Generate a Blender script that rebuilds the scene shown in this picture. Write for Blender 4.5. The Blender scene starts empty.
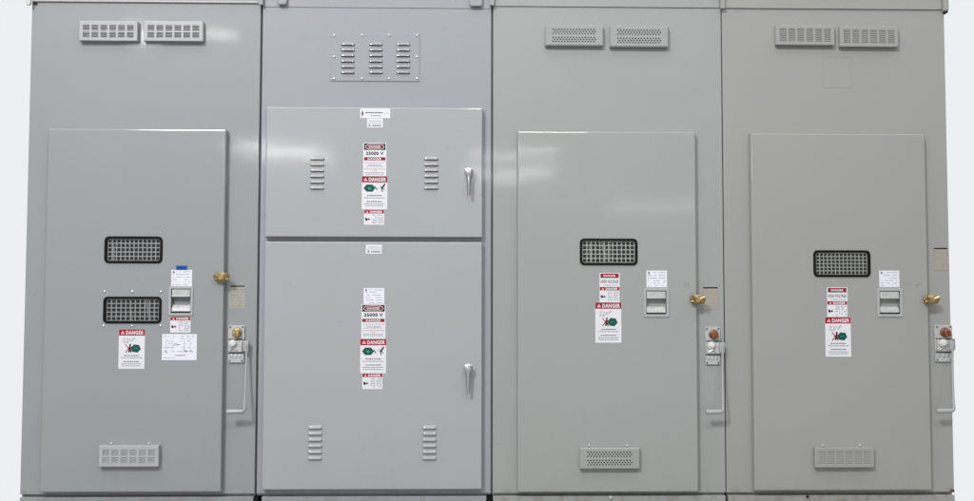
import bpy, bmesh, math, random
from mathutils import Vector, Matrix
random.seed(7)
SC = bpy.context.scene
COL = SC.collection
PI = math.pi

# ------------------------------------------------------------------ camera
M = 0.0046                      # metres covered by one photo pixel on the cabinet fronts
DIST = 980 * M                  # camera to cabinet fronts
BASE = 0.11                     # height of the plinths
YAW, PITCH, ROLL = 0.02126, 0.04922, 0.0016
CX0, ZB0, CZ0 = 487.124, 363.559, 170.3835
CAM = Vector((0, -DIST, (ZB0 - CZ0) * M + BASE))
cy, sy, cp, sp, cr, sr = math.cos(YAW), math.sin(YAW), math.cos(PITCH), math.sin(PITCH), math.cos(ROLL), math.sin(ROLL)
_r0 = Vector((cy, -sy, 0)); _f = Vector((cp*sy, cp*cy, sp)); _d = Vector((sp*sy, sp*cy, -cp))
RIGHT = cr*_r0 - sr*_d; DOWN = sr*_r0 + cr*_d; FWD = _f

def at(px, py, Y=0.0):
    """point of the vertical plane y=Y seen at a photo position"""
    d = FWD + RIGHT*((px-487)/980) + DOWN*((py-250.5)/980)
    t = (Y - CAM.y) / d.y
    return CAM + d*t

def rect(x0, y0, x1, y1, Y):
    """upright rectangle (x0,x1,z0,z1) on plane y=Y that best fits a photo rectangle"""
    a, b, c, d = at(x0, y0, Y), at(x1, y0, Y), at(x0, y1, Y), at(x1, y1, Y)
    return ((a.x+c.x)/2, (b.x+d.x)/2, (c.z+d.z)/2, (a.z+b.z)/2)

cam = bpy.data.cameras.new('camera'); co = bpy.data.objects.new('camera', cam); COL.objects.link(co)
co.matrix_world = Matrix((( RIGHT.x, -DOWN.x, -FWD.x, CAM.x), (RIGHT.y, -DOWN.y, -FWD.y, CAM.y),
                          (RIGHT.z, -DOWN.z, -FWD.z, CAM.z), (0, 0, 0, 1)))
cam.sensor_width = 36; cam.lens = 36*980/974; cam.clip_start = 0.05; cam.clip_end = 200
SC.camera = co

# ------------------------------------------------------------------ materials
def nt(name):
    m = bpy.data.materials.new(name); m.use_nodes = True
    return m, m.node_tree.nodes, m.node_tree.links, m.node_tree.nodes['Principled BSDF']

def simple(name, col, rough=0.5, metal=0.0, var=0.0, scale=40, bump=0.0, bscale=300, spec=0.5):
    m, N, L, P = nt(name)
    P.inputs['Base Color'].default_value = (*col, 1); P.inputs['Roughness'].default_value = rough
    P.inputs['Metallic'].default_value = metal; P.inputs['Specular IOR Level'].default_value = spec
    tc = N.new('ShaderNodeTexCoord')
    if var:
        n = N.new('ShaderNodeTexNoise'); n.inputs['Scale'].default_value = scale; n.inputs['Detail'].default_value = 5
        r = N.new('ShaderNodeMapRange'); r.inputs[1].default_value = .3; r.inputs[2].default_value = .7
        r.inputs[3].default_value = 1-var; r.inputs[4].default_value = 1+var
        v = N.new('ShaderNodeVectorMath'); v.operation = 'SCALE'; v.inputs[0].default_value = col
        L.new(tc.outputs['Object'], n.inputs['Vector']); L.new(n.outputs['Fac'], r.inputs[0])
        L.new(r.outputs[0], v.inputs['Scale']); L.new(v.outputs[0], P.inputs['Base Color'])
    if bump:
        n = N.new('ShaderNodeTexNoise'); n.inputs['Scale'].default_value = bscale
        b = N.new('ShaderNodeBump'); b.inputs['Strength'].default_value = bump; b.inputs['Distance'].default_value = .001
        L.new(tc.outputs['Object'], n.inputs['Vector']); L.new(n.outputs['Fac'], b.inputs['Height']); L.new(b.outputs[0], P.inputs['Normal'])
    return m

def paint(name, col, rough=0.40, wave=0.0020, grime=.2):
    """enamelled sheet steel: slight batch mottling, dust, orange peel and slow panel waviness"""
    m, N, L, P = nt(name)
    geo = N.new('ShaderNodeNewGeometry')
    oi = N.new('ShaderNodeObjectInfo')
    off = N.new('ShaderNodeVectorMath'); off.operation = 'ADD'
    cmb = N.new('ShaderNodeCombineXYZ'); mul = N.new('ShaderNodeMath'); mul.operation = 'MULTIPLY'; mul.inputs[1].default_value = 37
    L.new(oi.outputs['Random'], mul.inputs[0]); L.new(mul.outputs[0], cmb.inputs[1])
    L.new(geo.outputs['Position'], off.inputs[0]); L.new(cmb.outputs[0], off.inputs[1])
    vec = off.outputs[0]
    def noise(scale, detail=3, sc=(1, 1, 1)):
        mp = N.new('ShaderNodeMapping'); mp.inputs['Scale'].default_value = sc
        n = N.new('ShaderNodeTexNoise'); n.inputs['Scale'].default_value = scale; n.inputs['Detail'].default_value = detail
        L.new(vec, mp.inputs['Vector']); L.new(mp.outputs[0], n.inputs['Vector']); return n.outputs['Fac']
    def rng(s, a, b, lo=.3, hi=.7):
        r = N.new('ShaderNodeMapRange'); r.inputs[1].default_value = lo; r.inputs[2].default_value = hi
        r.inputs[3].default_value = a; r.inputs[4].default_value = b; L.new(s, r.inputs[0]); return r.outputs[0]
    def mth(op, a, b):
        n = N.new('ShaderNodeMath'); n.operation = op
        for i, s in enumerate((a, b)):
            if isinstance(s, (int, float)): n.inputs[i].default_value = s
            else: L.new(s, n.inputs[i])
        return n.outputs[0]
    f = mth('MULTIPLY', rng(noise(1.3, 2), .975, 1.025, .2, .8), rng(noise(9, 3, (1, 1, .35)), .99, 1.01, .2, .8))
    f = mth('MULTIPLY', f, rng(noise(260, 2), .985, 1.015))
    # sparse little scuffs and dirt specks
    f = mth('MULTIPLY', f, rng(noise(34, 5), 1.0, .80, .71, .80))
    v = N.new('ShaderNodeVectorMath'); v.operation = 'SCALE'; v.inputs[0].default_value = col
    L.new(f, v.inputs['Scale'])
    # grime and a little rust gathered along the foot of the sheets, thin run marks above it
    sp = N.new('ShaderNodeSeparateXYZ'); L.new(geo.outputs['Position'], sp.inputs[0])
    low = rng(sp.outputs[2], 1, 0, .115, .145)
    rust = mth('MULTIPLY', mth('MULTIPLY', low, rng(noise(22, 4, (1, 1, .5)), 0, 1, .50, .62)), grime)
    run = mth('MULTIPLY', rng(sp.outputs[2], 1, 0, .12, .55), rng(noise(26, 3, (1, 1, .05)), 0, .16*grime, .52, .72))
    mx = N.new('ShaderNodeMix'); mx.data_type = 'RGBA'; L.new(mth('ADD', rust, run), mx.inputs[0]); L.new(v.outputs[0], mx.inputs[6]); mx.inputs[7].default_value = (.15, .115, .085, 1)
    L.new(mx.outputs[2], P.inputs['Base Color'])
    L.new(rng(noise(5, 4), rough-.04, rough+.06, .2, .8), P.inputs['Roughness'])
    P.inputs['Coat Weight'].default_value = .8; P.inputs['Coat Roughness'].default_value = .07; P.inputs['Specular IOR Level'].default_value = .3
    b1 = N.new('ShaderNodeBump'); b1.inputs['Strength'].default_value = 1; b1.inputs['Distance'].default_value = wave
    L.new(mth('ADD', noise(2.6, 1, (1, 1, 1.2)), mth('MULTIPLY', noise(11, 1), .10)), b1.inputs['Height'])
    b2 = N.new('ShaderNodeBump'); b2.inputs['Strength'].default_value = .03; b2.inputs['Distance'].default_value = .0006
    L.new(noise(420, 1), b2.inputs['Height']); L.new(b1.outputs[0], b2.inputs['Normal']); L.new(b2.outputs[0], P.inputs['Normal']); L.new(b2.outputs[0], P.inputs['Coat Normal'])
    return m

P1 = paint('grey_enamel', (.286, .301, .308))
P2 = paint('grey_enamel_bluish', (.308, .317, .346))
P2D = paint('grey_enamel_doors', (.360, .371, .381))
P3 = paint('grey_enamel_neutral', (.322, .331, .325), grime=.3)
P4 = paint('grey_enamel_warm', (.318, .320, .304), grime=.35)
VENTP = simple('vent_enamel', (.40, .41, .415), .33, var=.04)
DARK = simple('dark_interior', (.012, .012, .013), .8)
RUB = simple('black_rubber', (.004, .004, .0045), .6, bump=.3, spec=.15)
GRL = simple('perforated_zinc_plate', (.50, .50, .52), .5, .1, var=.10, scale=16)
GRLW = simple('painted_perforated_plate', (.92, .92, .88), .5, var=.08, scale=12)
CHR = simple('chrome', (.58, .59, .60), .22, 1.0)
ZNC = simple('zinc', (.60, .61, .61), .38, .75, var=.15, scale=60)
CAST = simple('painted_casting', (.50, .51, .50), .42, .15, var=.14, scale=70, bump=.4, bscale=160)
BRS = simple('brass', (.46, .34, .16), .36, .85, var=.4, scale=120)
BRR = simple('tarnished_copper_lock', (.26, .10, .05), .45, .6, var=.45, scale=140)
STEEL = simple('steel_screw', (.72, .72, .73), .25, .9)
WHT = simple('sticker_white', (.72, .72, .755), .5, spec=.2)
PAP = simple('paper_white', (.76, .76, .84), .5, var=.02, scale=30)
RED = simple('sticker_red', (.32, .012, .022), .5, spec=.2)
REDD = simple('sticker_dark_red', (.22, .016, .024), .5, spec=.2)
BLK = simple('sticker_black', (.008, .008, .010), .5, spec=.15)
GRN = simple('sticker_green', (.008, .085, .062), .5, spec=.2)
GRNL = simple('sticker_light_green', (.05, .26, .19), .35)
BLU = simple('tape_blue', (.015, .10, .36), .4)
INK = simple('ink_grey', (.20, .20, .24), .6)
INKD = simple('ink_dark', (.045, .045, .055), .6, spec=.2)
PINK = simple('ink_pink', (.55, .22, .28), .5)
PENC = simple('pen_scribble', (.30, .25, .28), .5)
YEL = simple('emblem_gold', (.62, .50, .20), .4)
TAN = simple('etched_plate', (.40, .385, .34), .4, .3, var=.12, scale=60)
TANL = simple('etched_plate_pale', (.38, .355, .31), .42, .2, var=.08, scale=60)
TINK = simple('etched_text', (.20, .18, .16), .5)
CLAY = simple('etched_border', (.38, .29, .23), .5)
GHOST = simple('label_residue', (.262, .264, .254), .45)
CONC = simple('concrete', (.27, .265, .25), .85, var=.15, scale=6, bump=.5, bscale=60)
def glass_mat():
    m, N, L, P = nt('window_glass')
    t = N.new('ShaderNodeBsdfTransparent'); t.inputs[0].default_value = (.95, .96, .95, 1)
    g = N.new('ShaderNodeBsdfGlossy'); g.inputs['Roughness'].default_value = .06
    fr = N.new('ShaderNodeFresnel'); fr.inputs[0].default_value = 1.5
    mx = N.new('ShaderNodeMixShader'); L.new(fr.outputs[0], mx.inputs[0]); L.new(t.outputs[0], mx.inputs[1]); L.new(g.outputs[0], mx.inputs[2])
    tc = N.new('ShaderNodeTexCoord'); n = N.new('ShaderNodeTexNoise'); n.inputs['Scale'].default_value = 9
    b = N.new('ShaderNodeBump'); b.inputs['Distance'].default_value = .0008; L.new(tc.outputs['Object'], n.inputs[0])
    L.new(n.outputs[0], b.inputs['Height']); L.new(b.outputs[0], g.inputs['Normal'])
    L.new(mx.outputs[0], N['Material Output'].inputs[0]); return m
GLS = glass_mat()

# ------------------------------------------------------------------ object helpers
WL = {}
def thing(name, label, cat, loc, group=None):
    o = bpy.data.objects.new(name, None); COL.objects.link(o); o.location = loc; o.empty_display_size = .1
    o['label'] = label; o['category'] = cat
    if group: o['group'] = group
    WL[o] = Vector(loc); return o

def obj(name, bm, mats, parent=None, label=None, smooth=False):
    """link one mesh; its origin goes to its own middle"""
    if not isinstance(mats, (list, tuple)): mats = [mats]
    vs = [v.co for v in bm.verts]
    c = Vector([(min(v[i] for v in vs)+max(v[i] for v in vs))/2 for i in range(3)])
    bmesh.ops.translate(bm, verts=bm.verts, vec=-c)
    me = bpy.data.meshes.new(name); bm.to_mesh(me); bm.free()
    for m in mats: me.materials.append(m)
    if smooth:
        for p in me.polygons: p.use_smooth = True
        me.set_sharp_from_angle(angle=math.radians(38))
    o = bpy.data.objects.new(name, me); COL.objects.link(o)
    WL[o] = c.copy(); o.parent = parent
    o.location = c - (WL[parent] if parent else Vector())
    if label: o['label'] = label
    return o

def B(): return bmesh.new()
def quad(bm, pts, mat=0):
    f = bm.faces.new([bm.verts.new(p) for p in pts]); f.material_index = mat; return f
def box(bm, x0, x1, y0, y1, z0, z1, mat=0, bev=0, seg=2):
    t = bmesh.new(); bmesh.ops.create_cube(t, size=1)
    for v in t.verts: v.co = Vector(((x0+x1)/2+v.co.x*(x1-x0), (y0+y1)/2+v.co.y*(y1-y0), (z0+z1)/2+v.co.z*(z1-z0)))
    if bev: bmesh.ops.bevel(t, geom=t.edges[:], offset=bev, segments=seg, affect='EDGES', profile=.5)
    merge(bm, t, mat)
def merge(bm, t, mat=None, mtx=None):
    mp = {}
    for v in t.verts: mp[v] = bm.verts.new(mtx @ v.co if mtx else v.co)
    for f in t.faces:
        try: g = bm.faces.new([mp[v] for v in f.verts])
        except ValueError: continue
        g.material_index = f.material_index if mat is None else mat; g.smooth = f.smooth
    t.free()
def cone(bm, p0, p1, r0, r1, n=16, mat=0, caps=True, bev=0):
    p0, p1 = Vector(p0), Vector(p1); d = (p1-p0); q = d.to_track_quat('Z', 'Y').to_matrix()
    A = [bm.verts.new(p0 + q @ Vector((math.cos(2*PI*i/n)*r0, math.sin(2*PI*i/n)*r0, 0))) for i in range(n)]
    C = [bm.verts.new(p1 + q @ Vector((math.cos(2*PI*i/n)*r1, math.sin(2*PI*i/n)*r1, 0))) for i in range(n)]
    for i in range(n): bm.faces.new((A[i], A[(i+1) % n], C[(i+1) % n], C[i])).material_index = mat
    if caps:
        bm.faces.new(A[::-1]).material_index = mat; bm.faces.new(C).material_index = mat
def lathe(bm, o, axis, prof, n=20, mat=0):
    """prof = [(distance along axis, radius)]"""
    o = Vector(o); q = Vector(axis).normalized().to_track_quat('Z', 'Y').to_matrix(); R = []
    for h, r in prof: R.append([bm.verts.new(o + q @ Vector((math.cos(2*PI*i/n)*r, math.sin(2*PI*i/n)*r, h))) for i in range(n)])
    for a, b in zip(R, R[1:]):
        for i in range(n): bm.faces.new((a[i], a[(i+1) % n], b[(i+1) % n], b[i])).material_index = mat
    bm.faces.new(R[0][::-1]).material_index = mat; bm.faces.new(R[-1]).material_index = mat
def tube(bm, pts, r, n=10, mat=0, flat=1.0):
    pts = [Vector(p) for p in pts]; R = []
    rr = r if isinstance(r, (list, tuple)) else [r]*len(pts)
    for k, p in enumerate(pts):
        d = (pts[min(k+1, len(pts)-1)] - pts[max(k-1, 0)]).normalized()
        s = d.cross(Vector((0, 1, 0))); s = s.normalized() if s.length > 1e-4 else Vector((1, 0, 0)); u = s.cross(d)
        R.append([bm.verts.new(p + s*math.cos(2*PI*i/n)*rr[k] + u*math.sin(2*PI*i/n)*rr[k]*flat) for i in range(n)])
    for a, b in zip(R, R[1:]):
        for i in range(n): bm.faces.new((a[i], a[(i+1) % n], b[(i+1) % n], b[i])).material_index = mat
    bm.faces.new(R[0][::-1]).material_index = mat; bm.faces.new(R[-1]).material_index = mat
def plate(bm, x0, x1, z0, z1, yf, yb, holes=(), bev=0, mat=0):
    """sheet with real rectangular openings; front (towards camera) at yf < yb"""
    t = bmesh.new(); ring = None
    if bev: ring = (x0, x1, z0, z1); x0, x1, z0, z1 = x0+bev, x1-bev, z0+bev, z1-bev
    xs = sorted({round(v, 6) for h in holes for v in h[:2]} | {x0, x1}); zs = sorted({round(v, 6) for h in holes for v in h[2:]} | {z0, z1})
    solid = lambda i, j: 0 <= i < len(xs)-1 and 0 <= j < len(zs)-1 and not any(
        h[0] < (xs[i]+xs[i+1])/2 < h[1] and h[2] < (zs[j]+zs[j+1])/2 < h[3] for h in holes)
    inside = lambda i, j: 0 <= i < len(xs)-1 and 0 <= j < len(zs)-1
    V = {}
    def vt(i, j, y):
        k = (i, j, y)
        if k not in V: V[k] = t.verts.new((xs[i], y, zs[j]))
        return V[k]
    for i in range(len(xs)-1):
        for j in range(len(zs)-1):
            if not solid(i, j): continue
            t.faces.new((vt(i, j, yf), vt(i+1, j, yf), vt(i+1, j+1, yf), vt(i, j+1, yf)))
            t.faces.new((vt(i, j+1, yb), vt(i+1, j+1, yb), vt(i+1, j, yb), vt(i, j, yb)))
            if not solid(i-1, j) and not (ring and not inside(i-1, j)): t.faces.new((vt(i, j, yf), vt(i, j+1, yf), vt(i, j+1, yb), vt(i, j, yb)))
            if not solid(i+1, j) and not (ring and not inside(i+1, j)): t.faces.new((vt(i+1, j, yf), vt(i+1, j, yb), vt(i+1, j+1, yb), vt(i+1, j+1, yf)))
            if not solid(i, j-1) and not (ring and not inside(i, j-1)): t.faces.new((vt(i, j, yf), vt(i, j, yb), vt(i+1, j, yb), vt(i+1, j, yf)))
            if not solid(i, j+1) and not (ring and not inside(i, j+1)): t.faces.new((vt(i, j+1, yf), vt(i+1, j+1, yf), vt(i+1, j+1, yb), vt(i, j+1, yb)))
    if ring:      # rolled outer edge
        X0, X1, Z0, Z1 = ring; Ls = []
        prof = [(bev*(1-math.sin(a)), yf+bev*(1-math.cos(a))) for a in (0, PI/8, PI/4, 3*PI/8, PI/2)] + [(0, yb), (bev, yb)]
        for ins, y in prof: Ls.append([t.verts.new(p) for p in ((X0+ins, y, Z0+ins), (X1-ins, y, Z0+ins), (X1-ins, y, Z1-ins), (X0+ins, y, Z1-ins))])
        for a, b in zip(Ls, Ls[1:]):
            for k in range(4): t.faces.new((a[k], b[k], b[(k+1) % 4], a[(k+1) % 4]))
    merge(bm, t, mat)
def rloop(x0, x1, z0, z1, r, n=5):
    P = []
    for cx_, cz_, a in ((x1-r, z0+r, -90), (x1-r, z1-r, 0), (x0+r, z1-r, 90), (x0+r, z0+r, 180)):
        for k in range(n+1):
            t = math.radians(a + 90*k/n); P.append((cx_+r*math.cos(t), cz_+r*math.sin(t)))
    return P
def rframe(bm, x0, x1, z0, z1, r, w, yf, yb, mat=0, round_=.0015):
    """rounded-rectangle ring with a softly domed face"""
    Ls = []
    for ins, y in ((0, yb), (0, yf+round_), (round_, yf), (w-round_, yf), (w, yf+round_), (w, yb)):
        Ls.append([bm.verts.new((a, y, b)) for a, b in rloop(x0+ins, x1-ins, z0+ins, z1-ins, max(r-ins, .001))])
    n = len(Ls[0])
    for a, b in zip(Ls, Ls[1:]+Ls[:1]):
        for i in range(n): bm.faces.new((a[i], a[(i+1) % n], b[(i+1) % n], b[i])).material_index = mat
def rplate(bm, x0, x1, z0, z1, r, yf, yb, mat=0, e=.001, dz=0):
    Ls = []
    for ins, y in ((0, yb), (0, yf+e), (e, yf)): Ls.append([bm.verts.new((a, y, b)) for a, b in rloop(x0+ins, x1-ins, z0+ins, z1-ins, max(r-ins, .0005), 4)])
    n = len(Ls[0])
    for a, b in zip(Ls, Ls[1:]):
        for i in range(n): bm.faces.new((a[i], a[(i+1) % n], b[(i+1) % n], b[i])).material_index = mat
    bm.faces.new(Ls[-1]).material_index = mat; bm.faces.new(Ls[0][::-1]).material_index = mat
def screw(parent, px, py, Y, r=.006, name='screw', h=.004):
    c = at(px, py, Y); b = B(); lathe(b, (c.x, Y, c.z), (0, -1, 0), [(0, r), (h*.35, r), (h*.8, r*.72), (h, r*.3)], 12)
    return obj(name, b, STEEL, parent, smooth=True)
def text_bm(s, bold=.0):
    cu = bpy.data.curves.new('lettering', 'FONT'); cu.body = s; cu.offset = bold; cu.resolution_u = 3; cu.space_character = 1.12
    o = bpy.data.objects.new('lettering', cu); COL.objects.link(o)
    dg = bpy.context.evaluated_depsgraph_get(); me = bpy.data.meshes.new_from_object(o.evaluated_get(dg))
    t = bmesh.new(); t.from_mesh(me); bpy.data.objects.remove(o); bpy.data.curves.remove(cu); bpy.data.meshes.remove(me)
    return t

class Sticker:
    """flat printed label: coordinates inside are photo pixels, printing is real flat ink just proud of the sheet"""
    def __init__(s, name, x0, y0, x1, y1, Y, parent, base=WHT, label=None):
        s.r = rect(x0, y0, x1, y1, Y); s.p = (x0, y0, x1, y1); s.Y = Y; s.bm = B(); s.mats = [base]; s.name = name; s.par = parent; s.lab = label
        box(s.bm, s.r[0], s.r[1], Y-.0006, Y+.0001, s.r[2], s.r[3], 0); s.lay = Y-.0009
    def mi(s, m):
        if m not in s.mats: s.mats.append(m)
        return s.mats.index(m)
    def X(s, px): return s.r[0]+(px-s.p[0])/(s.p[2]-s.p[0])*(s.r[1]-s.r[0])
    def Z(s, py): return s.r[3]-(py-s.p[1])/(s.p[3]-s.p[1])*(s.r[3]-s.r[2])
    def fill(s, x0, y0, x1, y1, m, k=0):
        y = s.lay-.0003*k; quad(s.bm, [(s.X(x0), y, s.Z(y1)), (s.X(x1), y, s.Z(y1)), (s.X(x1), y, s.Z(y0)), (s.X(x0), y, s.Z(y0))], s.mi(m))
    def poly(s, pts, m, k=0): quad(s.bm, [(s.X(a), s.lay-.0003*k, s.Z(b)) for a, b in pts], s.mi(m))
    def oval(s, x0, y0, x1, y1, m, k=0):
        hx, hy = (x1-x0)/2, (y1-y0)/2; P = []
        for i in range(24):
            a = 2*PI*i/24; c, q = math.cos(a), math.sin(a)
            P.append(((x0+x1)/2+hx*math.copysign(abs(c)**.45, c), (y0+y1)/2+hy*math.copysign(abs(q)**.8, q)))
        s.poly(P[::-1], m, k)
    def text(s, t, x0, y0, x1, y1, m, k=1, bold=.02):
        b = text_bm(t, bold); vs = [v.co for v in b.verts]
        a0, a1, b0, b1 = min(v.x for v in vs), max(v.x for v in vs), min(v.y for v in vs), max(v.y for v in vs)
        X0, X1, Z0, Z1 = s.X(x0), s.X(x1), s.Z(y1), s.Z(y0)
        for v in b.verts: v.co = Vector((X0+(v.co.x-a0)/(a1-a0)*(X1-X0), s.lay-.0003*k, Z0+(v.co.y-b0)/(b1-b0)*(Z1-Z0)))
        merge(s.bm, b, s.mi(m))
    def line(s, x0, x1, y, h, m, centre=True, dens=1.0):
        """one row of print too small to read: a run of word-long strokes"""
        x = x0
        while x < x1-.2:
            w = random.uniform(.8, 2.4); e = min(x+w, x1)
            if random.random() < dens: s.fill(x, y-h/2, e, y+h/2, m)
            x = e+.45
    def stroke(s, pts, w, m, k=1):
        for (a, b), (c, d) in zip(pts, pts[1:]):
            l = math.hypot(c-a, d-b) or 1; nx, ny = -(d-b)/l*w/2, (c-a)/l*w/2
            s.poly([(a+nx, b+ny), (c+nx, d+ny), (c-nx, d-ny), (a-nx, b-ny)], m, k)
    def done(s): return obj(s.name, s.bm, s.mats, s.par, s.lab)

def hexa(cx_, cy_, rx, ry, tilt=0): return [(cx_+rx*math.cos(math.radians(a+tilt)), cy_+ry*math.sin(math.radians(a+tilt))) for a in (0, 60, 120, 180, 240, 300)]
def tri(s, cx_, cy_, r, m, k): s.poly([(cx_-r, cy_+r*.8), (cx_+r, cy_+r*.8), (cx_, cy_-r*.9)], m, k)

def danger_sheet(parent, Y, x0, y0, x1, y1, mirrored, scribble, lab=None):
    """tall DANGER sheet: red heading, green hexagon and figure, four rows of small print"""
    s = Sticker('danger_label', x0, y0, x1, y1, Y, parent, WHT, lab); w = x1-x0; h = y1-y0
    hh = 6.3
    s.fill(x0+.1, y0+.1, x1-.1, y0+hh, RED)
    tri(s, x0+w*.145, y0+hh*.52, 1.9, WHT, 1); s.fill(x0+w*.145-.25, y0+hh*.42, x0+w*.145+.25, y0+hh*.75, RED, 2)
    s.text('DANGER', x0+w*.27, y0+hh*.22, x1-w*.05, y0+hh*.84, WHT, 1, .035)
    if scribble:
        y = y0+9.2; x = x0+w*.15
        for pts in ([(0, .2), (2.4, 0), (.3, 3.4), (3, 3.2)], [(3.4, .4), (5.5, .2), (3.8, 3.2), (6, 3)], [(6.4, 3.4), (7.2, .2), (8.4, 3.2), (9.4, -.2)], [(10, 2.6), (10.6, -.6), (12, -.7), (12.1, .6), (10.5, .9)], [(.8, 4.4), (6, 4.1)]):
            s.stroke([(x+a, y+b) for a, b in pts], .34, PENC)
    if mirrored:      # figure crossed out at the left, hexagon at the right
        gy = y0+h*.485; gx = x0+w*.66
        s.poly(hexa(gx, gy, w*.20, h*.112, 8), GRN); s.stroke([(gx-2, gy+.6), (gx+.4, gy-.8), (gx+2.4, gy+.4)], .6, GRNL, 2); s.stroke([(gx-3, gy+2), (gx-4.6, gy+.3)], .9, GRN, 2)
        fx = x0+w*.44
        s.stroke([(fx, gy-3.2), (fx-.4, gy), (fx-1.2, gy+3.8)], 1.5, BLK, 1); s.stroke([(fx, gy+.2), (fx+1.5, gy+3)], 1.0, BLK, 1)
        s.stroke([(fx, gy-1.6), (fx+2.2, gy-.6)], .8, BLK, 1); s.poly(hexa(fx+.1, gy-3.8, .9, .9), BLK, 2)
        s.stroke([(fx-4.6, gy-4.2), (fx+1.6, gy+4.2)], .75, RED, 3); s.stroke([(fx+.8, gy-3.6), (fx-4.4, gy+4.2)], .75, RED if False else REDD, 3)
    else:
        gy = y0+h*.36; gx = x0+w*.30
        s.poly(hexa(gx, gy, w*.235, h*.125, 0), GRN); s.stroke([(gx-2, gy+.4), (gx, gy-1), (gx+2, gy+.5)], .6, GRNL, 2); s.poly(hexa(gx, gy+.6, 1.5, 1.2), GRNL, 1)
        s.stroke([(gx+w*.22, gy-1.6), (gx+w*.30, gy+1.8)], .9, GRN, 2)
        fx = x0+w*.82
        for q in ((-4.6, 0), (-3.4, 0)): s.fill(fx+q[0], gy-.25, fx+q[0]+.8, gy+.25, INK, 1)
        s.stroke([(fx+1.8, gy-3.6), (fx-.2, gy-.8), (fx-1.2, gy+.6)], 1.5, BLK, 1); s.stroke([(fx-1.2, gy+.4), (fx-.2, gy+3.6)], .9, BLK, 1)
        s.stroke([(fx, gy-.6), (fx+1.8, gy+2)], .7, BLK, 1); s.stroke([(fx-2.6, gy-2.4), (fx-.8, gy-.6)], .6, INKD, 1); s.poly(hexa(fx+1.9, gy-3.9, .8, .8), BLK, 2)
    yy = y0+h*(.665 if mirrored else .585)
    n = 0
    for dy, f, c, hgt in ((0, .58, INKD, .85), (2.3, .80, INK, .75), (6.0, .60, INKD, .85), (8.3, .78, INK, .75), (10.3, .74, INK, .7)):
        if yy+dy < y1-.8:
            s.line(x0+w*(1-f)/2, x1-w*(1-f)/2, yy+dy, hgt, c)
    return s.done()

def small_danger(parent, Y, x0, y0, x1, y1, lab=None):
    s = Sticker('warning_label', x0, y0, x1, y1, Y, parent, WHT, lab); w = x1-x0; h = y1-y0
    s.fill(x0+.3, y0+.1, x1-.3, y0+3.5, RED); tri(s, x0+w*.16, y0+1.9, 1.1, WHT, 1); s.text('DANGER', x0+w*.30, y0+.75, x1-w*.1, y0+2.9, WHT, 1, .05)
    my = y0+h*.62
    s.stroke([(x0+1.6, my-1), (x0+3.6, my+.9)], 1.5, BLK); s.fill(x0+1.4, my-1.3, x0+2.9, my+1.5, BLK); s.stroke([(x0+4, my), (x0+6.2, my+.1)], .9, REDD); s.fill(x0+4.5, my-1.2, x0+5.1, my+1.3, BLK)
    for k in range(6):
        yy = y0+5+k*(h-6)/5.6
        s.line(x0+w*.42, x0+w*.64, yy, .6, INK, dens=.9); s.line(x0+w*.70, x0+w*.95, yy, .6, INK, dens=.9)
    return s.done()

def voltage_sheet(parent, Y, x0, y0, x1, y1, lab=None):
    """DANGER 25000 V sheet above the tall one"""
    s = Sticker('voltage_label', x0, y0, x1, y1, Y, parent, WHT, lab); w = x1-x0
    s.fill(x0+.9, y0+.7, x1-.9, y0+7.2, BLK); s.oval(x0+2.1, y0+1.3, x1-2.1, y0+6.6, WHT, 1); s.oval(x0+2.7, y0+1.8, x1-2.7, y0+6.1, REDD, 2)
    s.text('DANGER', x0+5.6, y0+2.8, x1-5.6, y0+5.2, WHT, 3, .03)
    s.text('25000 V', x0+2.7, y0+8.8, x1-2.7, y0+12.2, BLK, 1, .035)
    s.fill(x0+.9, y0+14.4, x1-.9, y0+17.6, REDD); s.text('DANGER', x0+4.6, y0+14.9, x1-4.6, y0+17.2, WHT, 1, .03)
    for dy, f, c in ((19.9, .90, PINK), (22.1, .55, INK), (23.6, .74, INK), (26.2, .90, PINK), (27.8, .2, PINK), (29.8, .84, INK), (31.3, .80, INK)):
        s.line(x0+w*(1-f)/2, x1-w*(1-f)/2, y0+dy, .62, c)
    return s.done()

def high_voltage(parent, Y, x0, y0, x1, y1, lab=None):
    s = Sticker('voltage_label', x0, y0, x1, y1, Y, parent, WHT, lab); w = x1-x0
    s.fill(x0+1, y0+.7, x1-1, y0+5.1, BLK); s.fill(x0+1.4, y0+1.0, x1-1.4, y0+4.8, RED, 1); s.text('DANGER', x0+4, y0+1.8, x1-4, y0+4.0, WHT, 2, .03)
    s.text('HIGH VOLTAGE', x0+1.3, y0+7.0, x1-1.3, y0+10.2, INKD, 1, .015)
    s.line(x0+3.5, x1-2, y0+12.3, .6, INK)
    return s.done()

def data_paper(parent, Y, x0, y0, x1, y1, rows=6, name='rating_label', mat=PAP, lab=None, dens=.62, mark=True):
    s = Sticker(name, x0, y0, x1, y1, Y, parent, mat, lab); w = x1-x0; h = y1-y0
    if mark: s.stroke([(x0+w*.10, y0+h*.06), (x0+w*.14, y0+h*.20)], .8, INKD); s.stroke([(x0+w*.07, y0+h*.14), (x0+w*.18, y0+h*.13)], .6, INKD)
    for k in range(rows):
        s.line(x0+w*(.24 if k == 0 else .07), x1-w*.08, y0+h*(.12+.8*k/(rows-1)), .5, INK, dens=dens)
    return s.done()

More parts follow.
